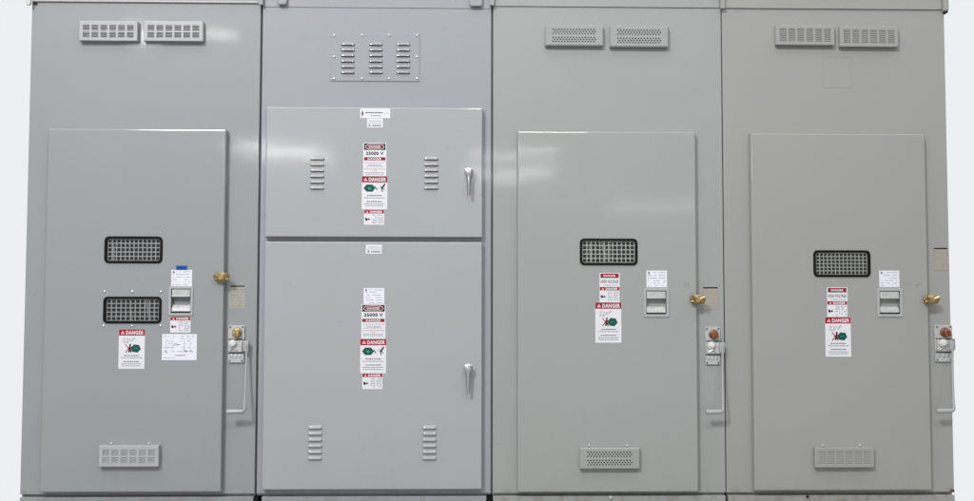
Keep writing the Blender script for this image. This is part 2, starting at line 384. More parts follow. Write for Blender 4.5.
def vent_cover(parent, px0, py0, px1, py1, Y, kind, dep=.027, screws=True):
    """hooded ventilation cover: sheet box proud of the door with real openings in its face"""
    x0, x1, z0, z1 = rect(px0, py0, px1, py1, Y-dep); W_ = x1-x0; H_ = z1-z0; yf = Y-dep
    b = B(); t = .006
    holes = []; mx = W_*.045
    if kind in ('grid', 'column'):
        rows = 2 if kind == 'grid' else 1; cw = (W_-2*mx)/6
        zt_, zb_ = z1-H_*.17, z0+H_*.12; ch = (zt_-zb_)/rows
        for i in range(6):
            for j in range(rows):
                holes.append((x0+mx+i*cw+cw*.13, x0+mx+(i+1)*cw-cw*.13, zb_+j*ch+ch*(.10 if rows == 2 else .02), zb_+(j+1)*ch-ch*(.10 if rows == 2 else .02)))
        plate(b, x0, x1, z0, z1, yf, yf+t, holes, bev=.003)
        for h in holes:      # tilted slats inside every opening
            n = 4 if rows == 2 else 8; p = (h[3]-h[2])/n
            for k in range(n):
                zc = h[2]+p*(k+.5)
                for a, c in (((yf+.0004, zc-p*(.40 if rows == 2 else .46)), (yf+.0040, zc+p*(.22 if rows == 2 else .36))),):
                    quad(b, [(h[0], a[0], a[1]), (h[1], a[0], a[1]), (h[1], c[0], c[1]), (h[0], c[0], c[1])])
                    quad(b, [(h[0], c[0]+.0008, c[1]), (h[1], c[0]+.0008, c[1]), (h[1], a[0]+.0008, a[1]), (h[0], a[0]+.0008, a[1])])
    else:                # perforated face: staggered round holes in two fields
        fx0, fx1 = x0+W_*.11, x1-W_*.09; nC = 16; pw = (fx1-fx0)/nC; zr = []
        fz1, fz0 = z1-H_*.15, z0+H_*.16; nr = 7; ph = (fz1-fz0)/nr
        quad(b, [(x0+.0045, yf, z0+.0045), (x1-.0045, yf, z0+.0045), (x1-.0045, yf, fz0), (x0+.0045, yf, fz0)])
        quad(b, [(x0+.0045, yf, fz1), (x1-.0045, yf, fz1), (x1-.0045, yf, z1-.0045), (x0+.0045, yf, z1-.0045)])
        for r in range(nr):
            za, zb_ = fz0+r*ph, fz0+(r+1)*ph
            offx = (pw*.5 if r % 2 else 0); a = fx0+offx; c = fx0+offx+(nC-1)*pw
            quad(b, [(x0+.0045, yf, za), (a, yf, za), (a, yf, zb_), (x0+.0045, yf, zb_)]); quad(b, [(c, yf, za), (x1-.0045, yf, za), (x1-.0045, yf, zb_), (c, yf, zb_)])
            for k in range(nC-1):
                X0, X1 = a+k*pw, a+(k+1)*pw; cx_, cz_ = (X0+X1)/2, (za+zb_)/2; rr = min(pw, ph)*.38
                if r == 3: quad(b, [(X0, yf, za), (X1, yf, za), (X1, yf, zb_), (X0, yf, zb_)]); continue
                sq = [(X0, za), (cx_, za), (X1, za), (X1, cz_), (X1, zb_), (cx_, zb_), (X0, zb_), (X0, cz_)]
                ci = [(cx_+rr*math.cos(math.radians(225+45*q)), cz_+rr*math.sin(math.radians(225+45*q))) for q in range(8)]
                for q in range(8):
                    q2 = (q+1) % 8; quad(b, [(sq[q][0], yf, sq[q][1]), (sq[q2][0], yf, sq[q2][1]), (ci[q2][0], yf, ci[q2][1]), (ci[q][0], yf, ci[q][1])])
                    quad(b, [(ci[q][0], yf, ci[q][1]), (ci[q2][0], yf, ci[q2][1]), (ci[q2][0], yf+t, ci[q2][1]), (ci[q][0], yf+t, ci[q][1])])
        e = .0045            # turned edge
        for A, C in (((x0, z0), (x1, z0)), ((x1, z0), (x1, z1)), ((x1, z1), (x0, z1)), ((x0, z1), (x0, z0))):
            f = lambda p: (p[0]+(e if p[0] == x0 else -e), yf, p[1]+(e if p[1] == z0 else -e))
            quad(b, [(A[0], yf+e, A[1]), (C[0], yf+e, C[1]), f(C), f(A)])
    # side walls of the hood and its dark back
    g = .0006
    box(b, x0+g, x0+t, yf+t, Y, z0+g, z1-g); box(b, x1-t, x1-g, yf+t, Y, z0+g, z1-g)
    box(b, x0+t, x1-t, yf+t, Y, z1-t, z1-g); box(b, x0+t, x1-t, yf+t, Y, z0+g, z0+t)
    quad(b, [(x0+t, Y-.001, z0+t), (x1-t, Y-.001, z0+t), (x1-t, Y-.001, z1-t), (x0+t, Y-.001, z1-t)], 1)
    o = obj('vent_cover', b, [VENTP if kind == 'grid' else parent_paint[parent], simple_cache('shaded_vent_backing', (.17, .17, .175), .6) if kind != 'column' else simple_cache('shaded_vent_backing_pale', (.26, .265, .27), .6)], parent)  # backing tones hold the shade inside the vent openings
    if screws:
        for fx in (.17, .80):
            c = Vector((x0+W_*fx, Y, z1+.005)); sb = B(); lathe(sb, c, (0, -1, 0), [(0, .0055), (.002, .0055), (.0045, .003)], 10)
            obj('screw', sb, STEEL, o, smooth=True)
    return o
parent_paint = {}

def louvre_bank(parent, px0, px1, py0, py1, Y, n, mat, proud=.0095):
    """a column of pressed louvres: rounded hoods, open underneath"""
    x0, x1, z0, z1 = rect(px0, py0, px1, py1, Y); b = B(); pitch = (z1-z0)/n
    for k in range(n):
        zb_ = z1-pitch*(k+1)+pitch*.30; h = pitch*.55; nu, nv = 12, 5; G = []
        for i in range(nu+1):
            u = i/nu; edge = min(u, 1-u)*(x1-x0)/.012; env = math.sqrt(max(0, 1-(1-min(edge, 1))**2)); row = []
            for j in range(nv+1):
                a = j/nv*PI/2       # bottom lip to top root
                row.append(b.verts.new((x0+u*(x1-x0), Y-proud*env*math.cos(a)+.0002, zb_+h*(.15+.85*env)*math.sin(a))))
            G.append(row)
        for i in range(nu):
            for j in range(nv): b.faces.new((G[i][j], G[i+1][j], G[i+1][j+1], G[i][j+1]))
        low = [b.verts.new((v[0].co.x, v[0].co.y+.0002, zb_+.0001)) for v in G]
        back = [b.verts.new((v[0].co.x, Y-.0004, zb_+.0001)) for v in G]
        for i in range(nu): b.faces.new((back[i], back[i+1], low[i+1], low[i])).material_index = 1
        # flat dark strip on the sheet, shade of the slit under the lip
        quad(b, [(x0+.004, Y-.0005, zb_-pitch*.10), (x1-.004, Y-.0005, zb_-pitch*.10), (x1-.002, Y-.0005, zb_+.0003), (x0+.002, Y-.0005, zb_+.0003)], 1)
    return obj('louvre_bank', b, [mat, simple_cache('louvre_slit_shade', (.13, .13, .135), .7)], parent, smooth=True)

def view_window(parent, px0, py0, px1, py1, Y, cols, rows, gm, fill=.42):
    """gasketed viewing window with glass over a perforated guard; returns door opening"""
    x0, x1, z0, z1 = rect(px0, py0, px1, py1, Y)
    w = .0110
    b = B(); rframe(b, x0, x1, z0, z1, .020, w, Y-.006, Y+.012); gk = obj('window_gasket', b, RUB, parent, smooth=True)
    b = B(); box(b, x0+w-.001, x1-w+.001, Y+.0010, Y+.0026, z0+w-.001, z1-w+.001); obj('glass_pane', b, GLS, gk if False else parent)
    ix0, ix1, iz0, iz1 = x0+w-.004, x1-w+.004, z0+w-.004, z1-w+.004
    pw = (ix1-ix0-.012)/cols; ph = (iz1-iz0-.010)/rows; H = []
    for i in range(cols):
        for j in range(rows):
            cx_ = ix0+.006+pw*(i+.5); cz_ = iz0+.005+ph*(j+.5); H.append((cx_-pw*fill*.62, cx_+pw*fill*.62, cz_-ph*fill*.62, cz_+ph*fill*.62))
    b = B(); plate(b, ix0, ix1, iz0, iz1, Y+.0050, Y+.0062, H); obj('perforated_guard', b, gm, parent)
def window_hole(px0, py0, px1, py1, Y):
    x0, x1, z0, z1 = rect(px0, py0, px1, py1, Y); e = .005; return (x0+e, x1-e, z0+e, z1-e)

def pull_handle(parent, px0, py0, px1, py1, Y, pm):
    """recessed paddle handle: bezel, pocket, flap at the top, finger lip at the bottom"""
    x0, x1, z0, z1 = rect(px0, py0, px1, py1, Y); W_ = x1-x0; H_ = z1-z0
    b = B(); rframe(b, x0, x1, z0, z1, .006, W_*.10, Y-.005, Y+.004, round_=.001); bez = obj('handle_bezel', b, VENTP, parent, smooth=True)
    i0, i1, j0, j1 = x0+W_*.10, x1-W_*.10, z0+W_*.10, z1-W_*.10
    b = B(); yb = Y+.026; t = .0015
    quad(b, [(i0, yb, j0), (i1, yb, j0), (i1, yb, j1), (i0, yb, j1)])
    quad(b, [(i0, Y-.001, j0), (i0, yb, j0), (i0, yb, j1), (i0, Y-.001, j1)]); quad(b, [(i1, yb, j0), (i1, Y-.001, j0), (i1, Y-.001, j1), (i1, yb, j1)])
    quad(b, [(i0, Y-.001, j1), (i0, yb, j1), (i1, yb, j1), (i1, Y-.001, j1)]); quad(b, [(i0, yb, j0), (i0, Y-.001, j0), (i1, Y-.001, j0), (i1, yb, j0)])
    obj('handle_pocket', b, pm, parent)
    hh = j1-j0
    b = B(); box(b, i0+.003, i1-.003, Y-.002, Y+.006, j1-hh*.34, j1-hh*.03, bev=.0018); box(b, i0+.003, i1-.003, Y-.005, Y-.0015, j1-hh*.33, j1-hh*.27, bev=.001)
    obj('handle_flap', b, CAST, parent)
    b = B()
    pr = [(Y+.022, j0+hh*.36), (Y+.012, j0+hh*.32), (Y+.002, j0+hh*.20), (Y-.001, j0+hh*.08)]
    for (a, c), (d, e) in zip(pr, pr[1:]): quad(b, [(i0+.003, a, c), (i0+.003, d, e), (i1-.003, d, e), (i1-.003, a, c)])
    quad(b, [(i0+.003, pr[-1][0], pr[-1][1]), (i0+.003, Y+.02, pr[-1][1]-.001), (i1-.003, Y+.02, pr[-1][1]-.001), (i1-.003, pr[-1][0], pr[-1][1])])
    obj('finger_lip', b, CAST, parent)
    return (i0-.0005, i1+.0005, j0-.0005, j1+.0005)

def door_clamp(parent, px, py, Y0, mat):
    Y0 = Y0-.011
    """brass wing screw on a lug that reaches over the door edge"""
    c = at(px, py, Y0-.03); b = B()
    tube(b, [(c.x+.012, Y0+.012, c.z), (c.x+.012, Y0-.044, c.z)], .005, 10)                      # stud out of the panel
    lathe(b, (c.x, Y0-.034, c.z), (0, -1, 0), [(0, .020), (.004, .023), (.012, .023), (.018, .015), (.024, .011)], 18)
    box(b, c.x-.030, c.x+.030, Y0-.0345, Y0-.0305, c.z-.010, c.z+.010, bev=.0012)
    for s in (-1, 1):                                                                               # wings
        tube(b, [(c.x+s*.006, Y0-.046, c.z), (c.x+s*.020, Y0-.050, c.z+.006), (c.x+s*.031, Y0-.052, c.z+.011)], [.011, .0115, .0135], 10)
        tube(b, [(c.x+s*.010, Y0-.045, c.z), (c.x+s*.024, Y0-.046, c.z-.008), (c.x+s*.030, Y0-.046, c.z-.010)], [.010, .0105, .009], 10)
    return obj('door_clamp', b, mat, parent, smooth=True)

def operating_lever(parent, px0, py0, px1, py1, Y, rodx_top, rodx_bot, foot_px0, foot_y, lock, foot_dep=.075, rodm=None):
    rodm = rodm or simple_cache('grey_lever_enamel', (.37, .38, .38), .35); lock = lock
    """interlock plate with a key lock and the hanging switch operating lever"""
    x0, x1, z0, z1 = rect(px0, py0, px1, py1, Y); W_, H_ = x1-x0, z1-z0
    b = B(); rplate(b, x0, x1, z0, z1, .005, Y-.010, Y+.0001)
    rplate(b, x0+W_*.06, x1-W_*.06, z0+H_*.28, z0+H_*.60, .005, Y-.024, Y-.0098, e=.003)      # raised lock housing
    box(b, x0+W_*.02, x1-W_*.02, Y-.0125, Y-.0098, z0+H_*.24, z0+H_*.275, 1); box(b, x0+W_*.04, x1-W_*.10, Y-.0125, Y-.0098, z0+H_*.605, z0+H_*.64, 1)  # dark strips carry the gap shade around the lock housing
    box(b, x1-W_*.05, x1+W_*.05, Y-.028, Y-.0003, z0+H_*.36, z0+H_*.62, 1, bev=.002)
    for q in (.12, .88):
        for e in (.05, .95): lathe(b, (x0+W_*q, Y-.0098, z0+H_*e), (0, -1, 0), [(0, .0045), (.002, .0045), (.003, .002)], 10, 1)
    o = obj('interlock_plate', b, [CAST, simple_cache('dark_steel_and_shade', (.13, .13, .132), .45)], parent, smooth=True)
    b = B(); tube(b, [(x0+W_*.30, Y-.022, z0+H_*.50), (x0+W_*.30, Y-.034, z0+H_*.50)], .014, 16)
    lathe(b, (x0+W_*.36, Y-.023, z0+H_*.52), (0, -1, 0), [(0, .016), (.010, .017), (.017, .012), (.019, .004)], 18)
    obj('release_knob', b, simple_cache('pale_knob', (.66, .67, .66), .35), o, smooth=True)
    b = B(); lx, lz = x0+W_*.56, z0+H_*.80
    lathe(b, (lx, Y-.0095, lz), (0, -1, 0), [(0, .020), (.008, .020), (.010, .016), (.032, .015), (.036, .011)], 20)
    box(b, lx-.0022, lx+.0022, Y-.052, Y-.044, lz-.010, lz+.010, bev=.0008); lathe(b, (lx, Y-.0096, lz), (0, -1, 0), [(0, .0225), (.004, .0225)], 20, 1); box(b, lx-.014, lx+.014, Y-.047, Y-.043, lz-.017, lz+.004, bev=.001)
    obj('key_lock', b, [lock, simple_cache('dark_steel_and_shade', (.13, .13, .132), .45)], o, smooth=True)
    b = B()
    for k in range(3):   # small cast lettering ribs and bolts on the lower part of the plate
        box(b, x0+W_*(.16+.26*k), x0+W_*(.30+.26*k), Y-.013, Y-.0098, z0+H_*.13, z0+H_*.22, bev=.001)
    tube(b, [(x0+W_*.18, Y-.0245, z0+H_*.33), (x0+W_*.42, Y-.027, z0+H_*.40), (x0+W_*.62, Y-.0245, z0+H_*.33)], .004, 8)
    obj('latch_link', b, ZNC, o, smooth=True)
    # lever
    p0 = at(rodx_top, py0+(py1-py0)*.52, Y-.03); p1 = at(rodx_bot, foot_y, Y-foot_dep); fx = at(foot_px0, foot_y, Y-foot_dep)
    b = B()
    lathe(b, (p0.x-.006, Y+.0001, p0.z), (0, -1, 0), [(0, .013), (.026, .013), (.030, .010)], 16)
    box(b, p0.x-.015, p0.x+.009, Y-.037, Y-.029, p0.z-.030, p0.z+.018, bev=.002)
    r = .0075; path = [(p0.x, Y-.032, p0.z)]
    for k in range(1, 9): f = k/9; path.append((p0.x+(p1.x-p0.x)*f, Y-.032-(foot_dep-.032)*f**1.5, p0.z+(p1.z+.012-p0.z)*f))
    yy = Y-foot_dep
    path += [(p1.x, yy, p1.z+.010), (p1.x-.003, yy, p1.z+.003), (p1.x-.010, yy, p1.z)]
    tube(b, path, [r*1.15]+[r*.72]*8+[r, r, r], 10)
    obj('operating_lever', b, rodm, parent, smooth=True)
    b = B(); tube(b, [(p1.x-.008, yy, p1.z), (fx.x+.012, yy, p1.z-.001), (fx.x, yy, p1.z-.001)], [.0095, .0115, .0105], 12)
    lv = [c for c in COL.objects if c.name.startswith('operating_lever')][-1]
    obj('grip', b, rodm, parent_of_last(), smooth=True)
    return o
def parent_of_last(): return list(WL)[-1]
_cache = {}
def simple_cache(n, c, r):
    if n not in _cache: _cache[n] = simple(n, c, r)
    return _cache[n]

def instruction_plate(parent, px0, py0, px1, py1, Y, mat, strong):
    s = Sticker('instruction_plate', px0, py0, px1, py1, Y, parent, mat); w = px1-px0; h = py1-py0
    s.fill(px0+.5, py0+.2, px1-.5, py0+1.5, BLK)
    for k in range(7 if strong else 4):
        s.line(px0+1.2, px1-1.2, py0+4+k*(h-6)/(6.2 if strong else 4), .55 if strong else .4, TINK if strong else CLAY, dens=.85)
    if not strong:
        for q in ((px0+.4, py0+2, px0+.8, py1-.3), (px1-.8, py0+2, px1-.4, py1-.3), (px0+.8, py1-.8, px1-.8, py1-.4)): s.fill(*q, CLAY, 1)
    return s.done()

# ------------------------------------------------------------------ cabinets
XS = [(50.33-CX0)*M, (280.42-CX0)*M, (512.87-CX0)*M, (746.31-CX0)*M, (975.97-CX0)*M]
ZT = (ZB0+126.74)*M+BASE; TOP = ZT+.13; DEPTH = 1.05
DY, DG = -.037, -.004           # door front and door back
def cabinet(i, name, label, pm, holes, gl, gr, doors_dy=0, plinth_l=.006, plinth_r=.006):
    x0, x1 = XS[i], XS[i+1]
    root = thing(name, label, 'switchgear cabinet', ((x0+x1)/2, DEPTH/2, 0), 'switchgear cabinets bolted side by side')
    parent_paint[root] = pm
    b = B(); s = .003; g = .0008
    box(b, x0+g, x0+g+s, .0225, DEPTH, BASE, TOP); box(b, x1-g-s, x1-g, .0225, DEPTH, BASE, TOP)
    box(b, x0+g+s, x1-g-s, DEPTH-s, DEPTH-.0005, BASE, TOP); box(b, x0+g+s, x1-g-s, .0225, DEPTH-s, BASE, BASE+s)
    obj('body_shell', b, pm, root)
    b = B(); plate(b, x0+gl, x1-gr, BASE+.004, TOP-.001, 0, .022, holes, bev=.003); obj('front_panel', b, pm, root)
    b = B(); box(b, x0-.0 if i else x0+.002, x1 if i < 3 else x1+.004, -.006, DEPTH+.01, TOP+.0005, TOP+.025, bev=.003); obj('roof', b, pm, root)
    b = B(); box(b, x0+plinth_l, x1-plinth_r, -.012, DEPTH-.03, 0, BASE-.007, bev=.002); box(b, x0+.004, x1-.004, .018, DEPTH-.04, BASE-.0065, BASE+.003); pl = obj('plinth', b, pm, root)
    return root, x0, x1

GROUP = 'switchgear cabinets bolted side by side'
def door(root, i0, name, pxr, holes, pm, lab=None, dy=DY):
    x0, x1, z0, z1 = rect(*pxr, dy); b = B(); plate(b, x0, x1, z0, z1, dy, DG, holes, bev=.0062)
    # added black ring so the gap behind the door edge reads dark, and hidden hinge pins
    d = obj('door', b, pm, root, lab); parent_paint[d] = pm
    b = B(); plate(b, x0+.012, x1-.012, z0+.012, z1-.012, DG, -.0002, [(x0+.03, x1-.03, z0+.03, z1-.03)]); obj('door_gap_ring', b, RUB, d)
    return d

def grow(h, e): return (h[0]-e, h[1]+e, h[2]-e, h[3]+e)

# ---- first cabinet (two viewing windows)
W1a, W1b = (104.6, 236.4, 162.6, 263.2), (103.4, 296.6, 161.6, 323.4); PH1 = (168.8, 286.4, 193.2, 315.6)
def pull_hole(p):
    x0, x1, z0, z1 = rect(*p, DY); W_ = x1-x0; return (x0+W_*.10-.0005, x1-W_*.10+.0005, z0+W_*.10-.0005, z1-W_*.10+.0005)
hs = [window_hole(*W1a, DY), window_hole(*W1b, DY), pull_hole(PH1)]
C1, ax0, ax1 = cabinet(0, 'switchgear_cabinet', 'leftmost grey switchgear cabinet, its door with two grated windows one above the other', P1, [grow(h, .02) for h in hs], .002, .0045)
b = B(); box(b, ax0+.004, ax1-.004, -.005, -.0001, ZT-.0015, TOP, bev=.002); obj('top_trim', b, P1, C1)
b = B(); box(b, ax0+.006, ax1-.006, -.0095, -.0052, ZT+.000, ZT+.009, bev=.0018); obj('drip_edge', b, VENTP, C1)
b = B(); box(b, ax0-.012, ax0+.008, -.030, -.0165, ZT-.022, ZT+.012, bev=.003); box(b, ax0+.008, ax0+.026, -.010, -.0005, ZT-.012, ZT-.004, 1, bev=.001); obj('corner_bracket', b, [CAST, DARK], C1)
D1 = door(C1, 0, 'door', (43.45+.3, 128.7, 223.4, 492.5), hs, P1)
rx = rect(43.45, 128.7, 223.4, 492.5, DY)
for w in (W1a, W1b): view_window(D1, *w, DY, 12 if w is W1a else 11, 5, GRL, .60)
for px, py in ((104.3, 291.6), (132.2, 291.8), (160.6, 292), (103.6, 326.1), (132, 326.1), (160.4, 326)): screw(D1, px, py, DY, .0065)
for px in (104.6, 160.6): screw(D1, px, 232.6, DY, .003, h=.002)
pull_handle(D1, *PH1, DY, simple_cache('pocket_grey', (.27, .28, .28), .4))
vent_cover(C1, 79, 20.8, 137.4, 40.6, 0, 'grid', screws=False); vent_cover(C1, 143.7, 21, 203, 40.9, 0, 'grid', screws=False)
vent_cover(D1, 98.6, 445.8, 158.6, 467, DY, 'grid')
s = Sticker('blue_tag', 176, 265.5, 187.3, 270.1, DY-.0008, D1, BLU); s.line(177.3, 186, 267.8, 1.4, BLK); s.done()
data_paper(D1, DY, 171.2, 269.9, 192, 286.2)
small_danger(D1, DY, 170.2, 316.9, 190.6, 332.6)
s = Sticker('document_sheet', 162, 334.1, 196.8, 360.2, DY, D1, PAP, 'wide white sheet with a small ruled table')
for k, yy in enumerate((336.5, 338.6, 341, 343.4, 347.5, 351.5)): s.line(164, 195, yy, .45, INK, dens=.5)
for xx in (166, 172, 184, 190): s.stroke([(xx, 340), (xx+.5, 353)], .22, INK)
for pts in ([(165.5, 351), (167.3, 353.2)], [(184, 349), (186.5, 352.5), (187, 350)], [(190.5, 350), (193.2, 352.5)], [(173.5, 345.2), (180, 344.6)]): s.stroke(pts, .5, INKD)
s.line(175, 186, 355.4, .7, INKD); s.line(164, 176, 357.8, .45, INK); s.done()
danger_sheet(D1, DY, 118.7, 329.3, 144.7, 368.9, True, True)
door_clamp(C1, 222.3, 277.3, 0, BRS)
instruction_plate(C1, 229.6, 285.4, 244.8, 308.6, 0, TAN, True)
operating_lever(C1, 228.6, 325.2, 244.6, 362.5, 0, 246.6, 244.3, 226.8, 411.6, BRS)

# ---- second cabinet (two stacked solid doors)
C2, bx0, bx1 = cabinet(1, 'switchgear_cabinet', 'second switchgear cabinet from the left with a short door above a tall door, no windows', P2, [], .0045, .0045, plinth_l=.030, plinth_r=.024)
b = B(); box(b, bx0+.008, bx1-.008, -.0030, -.0001, ZT-.0155, TOP, bev=.0012); obj('top_trim', b, P2, C2)
b = B(); box(b, bx0-.010, bx0+.010, -.026, -.0163, ZT-.012, TOP, bev=.002); obj('corner_bracket', b, P1, C2)
for px in (282, 476):
    a = at(px, 0, -.02); w = .022 if px < 300 else .030
    b = B(); rplate(b, a.x-w, a.x+w, ZT-.010, TOP-.02, .012, -.024, -.0159, e=.003); obj('lifting_lug', b, P2, C2)
D2 = door(C2, 1, 'door', (265.5, 107.2, 482.5, 237.2), [], P2D, 'short upper door'); D2b = door(C2, 1, 'door', (263.2, 241.7, 482, 490), [], P2D, 'tall lower door')
x0, x1, z0, z1 = rect(331, 33.2, 419.6, 81, -.004)
b = B(); plate(b, x0, x1, z0, z1, -.004, .0001, bev=.0012); VP = obj('vent_panel', b, P2, C2)
for px in (334, 362, 389, 417): screw(VP, px, 35.2, -.004, .0062); screw(VP, px, 78.6, -.004, .0062)
for px in (334, 416.6): screw(VP, px, 56.8, -.004, .0062)
for px in (340.6, 368.6, 396): louvre_bank(VP, px, px+14.4, 41.2, 74.8, -.004, 6, P2)
for px in (309.8, 423.8): louvre_bank(D2, px, px+15, 155.5, 190.5, DY, 6, P2D)
louvre_bank(D2b, 307.6, 322.6, 424.2, 461, DY, 6, P2D); louvre_bank(D2b, 422, 437, 424.4, 461, DY, 6, P2D)
def lever_handle(par, px, pyt, pyb):
    Y = DY; a = at(px, pyt+5.5, Y-.02); z = at(px, pyb, Y-.03); b = B()
    rplate(b, a.x-.0125, a.x+.0125, a.z-.028, a.z+.026, .012, Y-.008, Y+.0001, e=.002)
    lathe(b, (a.x, Y-.0075, a.z+.004), (0, -1, 0), [(0, .015), (.012, .014), (.022, .020), (.030, .020), (.034, .012)], 20)
    for s in (-1, 1): tube(b, [(a.x+s*.008, Y-.030, a.z+.010), (a.x+s*.018, Y-.028, a.z+.018)], [.006, .004], 8)
    L = a.z-z.z
    tube(b, [(a.x, Y-.032, a.z+.004), (a.x, Y-.036, a.z-.030), (a.x, Y-.036, a.z-L*.7), (a.x+.0005, Y-.034, z.z)], [.0135, .0105, .0080, .0060], 12, flat=.6)
    h = obj('handle', b, CHR, par, smooth=True)
    b = B(); cone(b, (a.x, Y-.0405, a.z+.004), (a.x, Y-.043, a.z+.004), .0055, .005, 14); obj('key_cylinder', b, STEEL, par)
lever_handle(D2, 468.9, 167.8, 195.5); lever_handle(D2b, 468.2, 364, 394)
s = Sticker('maker_label', 360.2, 108.3, 390.2, 118.1, DY, D2, WHT)
s.poly([(361.6, 113.2), (362.6, 109.8), (363.2, 113), (362.6, 117.2)], BLK, 1); s.poly([(361, 113.4), (364.2, 112.6), (363.8, 114.6), (361.8, 115.4)], YEL)
s.line(365.6, 383, 112.6, 1.0, INKD, dens=1); s.line(384, 389, 113.4, .35, INK, dens=1); s.line(370.5, 381, 115.6, .8, INK, dens=1); s.done()
def unit_tag(par, x0, y0, x1, y1):
    s = Sticker('unit_tag', x0, y0, x1, y1, DY-(.0009), par, WHT); w = x1-x0
    s.line(x0+w*.15, x1-w*.12, y0+2.6, .5, INK); s.line(x0+w*.06, x1-w*.05, y0+4.6, .4, INK); s.fill(x0+w*.12, y0+6.1, x0+w*.2, y0+8, INKD); s.line(x0+w*.33, x1-w*.1, y0+7.1, 1.5, INK); s.done()
unit_tag(D2, 367, 118.4, 383, 127.7); unit_tag(D2b, 365.8, 244.6, 382, 254)
voltage_sheet(D2, DY, 363.2, 142.8, 386.3, 176); danger_sheet(D2, DY, 361.8, 176.2, 387.3, 209.3, False, False); small_danger(D2, DY, 364, 209.9, 384.2, 224.8)
data_paper(D2b, DY, 363.6, 288.1, 384.3, 304); voltage_sheet(D2b, DY, 361.3, 304.4, 385.5, 338.8); danger_sheet(D2b, DY, 360.2, 339, 386.2, 373.3, False, False); small_danger(D2b, DY, 362.2, 373.6, 382.5, 389.2)
for px in (255.9, 489.2):     # black packing pads between the plinths
    a = at(px, 499, .0)
    b = B(); box(b, a.x-.010, a.x+.012, -.013, .2, .001, BASE-.010, bev=.001); obj('packing_pad', b, RUB, C2)

# ---- third cabinet
W3 = (579.8, 238.6, 637.4, 265.2); PH3 = (643.6, 288.2, 668.8, 317)
hs = [window_hole(*W3, DY), pull_hole(PH3)]
C3, cx0, cx1 = cabinet(2, 'switchgear_cabinet', 'third switchgear cabinet from the left, single door, vents pierced with round holes', P3, [grow(h, .02) for h in hs], .0045, .002)
b = B(); box(b, cx0+.010, cx1-.008, -.006, -.0001, ZT-.004, TOP, bev=.002); obj('top_trim', b, P3, C3)
b = B(); box(b, cx0-.012, cx0+.009, -.026, -.0163, ZT-.006, TOP, bev=.002); obj('corner_bracket', b, P3, C3)
D3 = door(C3, 2, 'door', (517.6, 131.4, 697.0, 492.4), hs, P3)
view_window(D3, *W3, DY, 12, 5, GRLW, .62)
pull_handle(D3, *PH3, DY, simple_cache('pocket_pale', (.36, .365, .36), .4))
vent_cover(C3, 545.2, 25.2, 603.6, 45.6, 0, 'perforated'); vent_cover(C3, 610, 25.9, 668.6, 46.8, 0, 'perforated'); vent_cover(D3, 579.8, 448, 640, 469.4, DY, 'perforated')
high_voltage(D3, DY, 599.5, 272.9, 619.6, 287.2); small_danger(D3, DY-.0008, 599.5, 286.9, 619.6, 302.4); danger_sheet(D3, DY-.0004, 595.3, 302.5, 621.4, 342.9, True, True)
data_paper(D3, DY, 646.4, 270.6, 667, 287.3)
s = Sticker('scuff_mark', 683.4, 282, 689.6, 287.4, DY+.0004, D3, P3); s.stroke([(684.2, 285.2), (685.6, 284), (687.6, 283.8), (688.8, 285), (688.4, 286.6)], .45, TINK); s.done()
door_clamp(C3, 697, 299.8, 0, BRS)
instruction_plate(C3, 702.6, 287, 718.4, 309.6, 0, TANL, False)
operating_lever(C3, 704.8, 326.8, 719.6, 364.4, 0, 722.6, 723.2, 706, 411.8, BRR)
a = at(610, 496, .012); b = B(); lathe(b, (a.x, -.0118, a.z-.003), (0, -1, 0), [(0, .010), (.006, .009), (.008, .004)], 12); obj('plinth_bolt', b, ZNC, C3, smooth=True)

# ---- fourth cabinet
W4 = (813.3, 250.3, 870.2, 277); PH4 = (876.8, 288.4, 902.2, 316.8)
hs = [window_hole(*W4, DY), pull_hole(PH4)]
C4, dx0, dx1 = cabinet(3, 'switchgear_cabinet', 'rightmost warm grey switchgear cabinet, single door with one grated window, pale slotted vents', P4, [grow(h, .02) for h in hs], .002, .002)
b = B(); box(b, dx0+.012, dx1-.016, -.008, -.0001, ZT-.005, TOP, bev=.002); obj('top_trim', b, P4, C4)
b = B(); box(b, dx0-.010, dx0+.011, -.026, -.0163, ZT-.012, TOP, bev=.002); obj('corner_bracket', b, P4, C4)
b = B(); box(b, dx1-.0155, dx1+.008, -.030, .03, ZT-.016, TOP, bev=.004); box(b, dx1-.004, dx1+.005, -.026, .01, ZT-.024, ZT-.0165, 1, bev=.001); obj('corner_bracket', b, [P4, DARK], C4)
D4 = door(C4, 3, 'door', (752.7, 133.6, 928.6, 490.8), hs, P4)
view_window(D4, *W4, DY, 13, 6, GRLW, .60)
pull_handle(D4, *PH4, DY, simple_cache('pocket_pale', (.36, .365, .36), .4))
vent_cover(C4, 776, 25, 834.6, 44.8, 0, 'column'); vent_cover(C4, 840, 26.2, 898.4, 46.6, 0, 'column'); vent_cover(D4, 815, 447.8, 874.4, 467.8, DY, 'column')
high_voltage(D4, DY, 827, 287.3, 847.4, 301.4); small_danger(D4, DY-.0008, 827, 301.2, 847.4, 317); danger_sheet(D4, DY-.0004, 825.3, 317.2, 850.9, 356.8, True, True)
data_paper(D4, DY, 879.2, 270.6, 899.3, 287.2)
s = Sticker('scuff_mark', 915, 282, 921.6, 288, DY+.0004, D4, P4); s.stroke([(916, 287), (917, 285), (919, 284.2), (920.4, 284.2)], .5, TINK); s.done()
door_clamp(C4, 929.8, 299.8, 0, BRS)
instruction_plate(C4, 933.6, 247.6, 947.8, 270.6, 0, TANL, False)
operating_lever(C4, 934, 325, 951.5, 361.6, 0, 952.4, 954.0, 936.8, 411, BRR)
x0, x1, z0, z1 = rect(822.5, 57, 851.4, 88, 0); b = B(); e = .0016
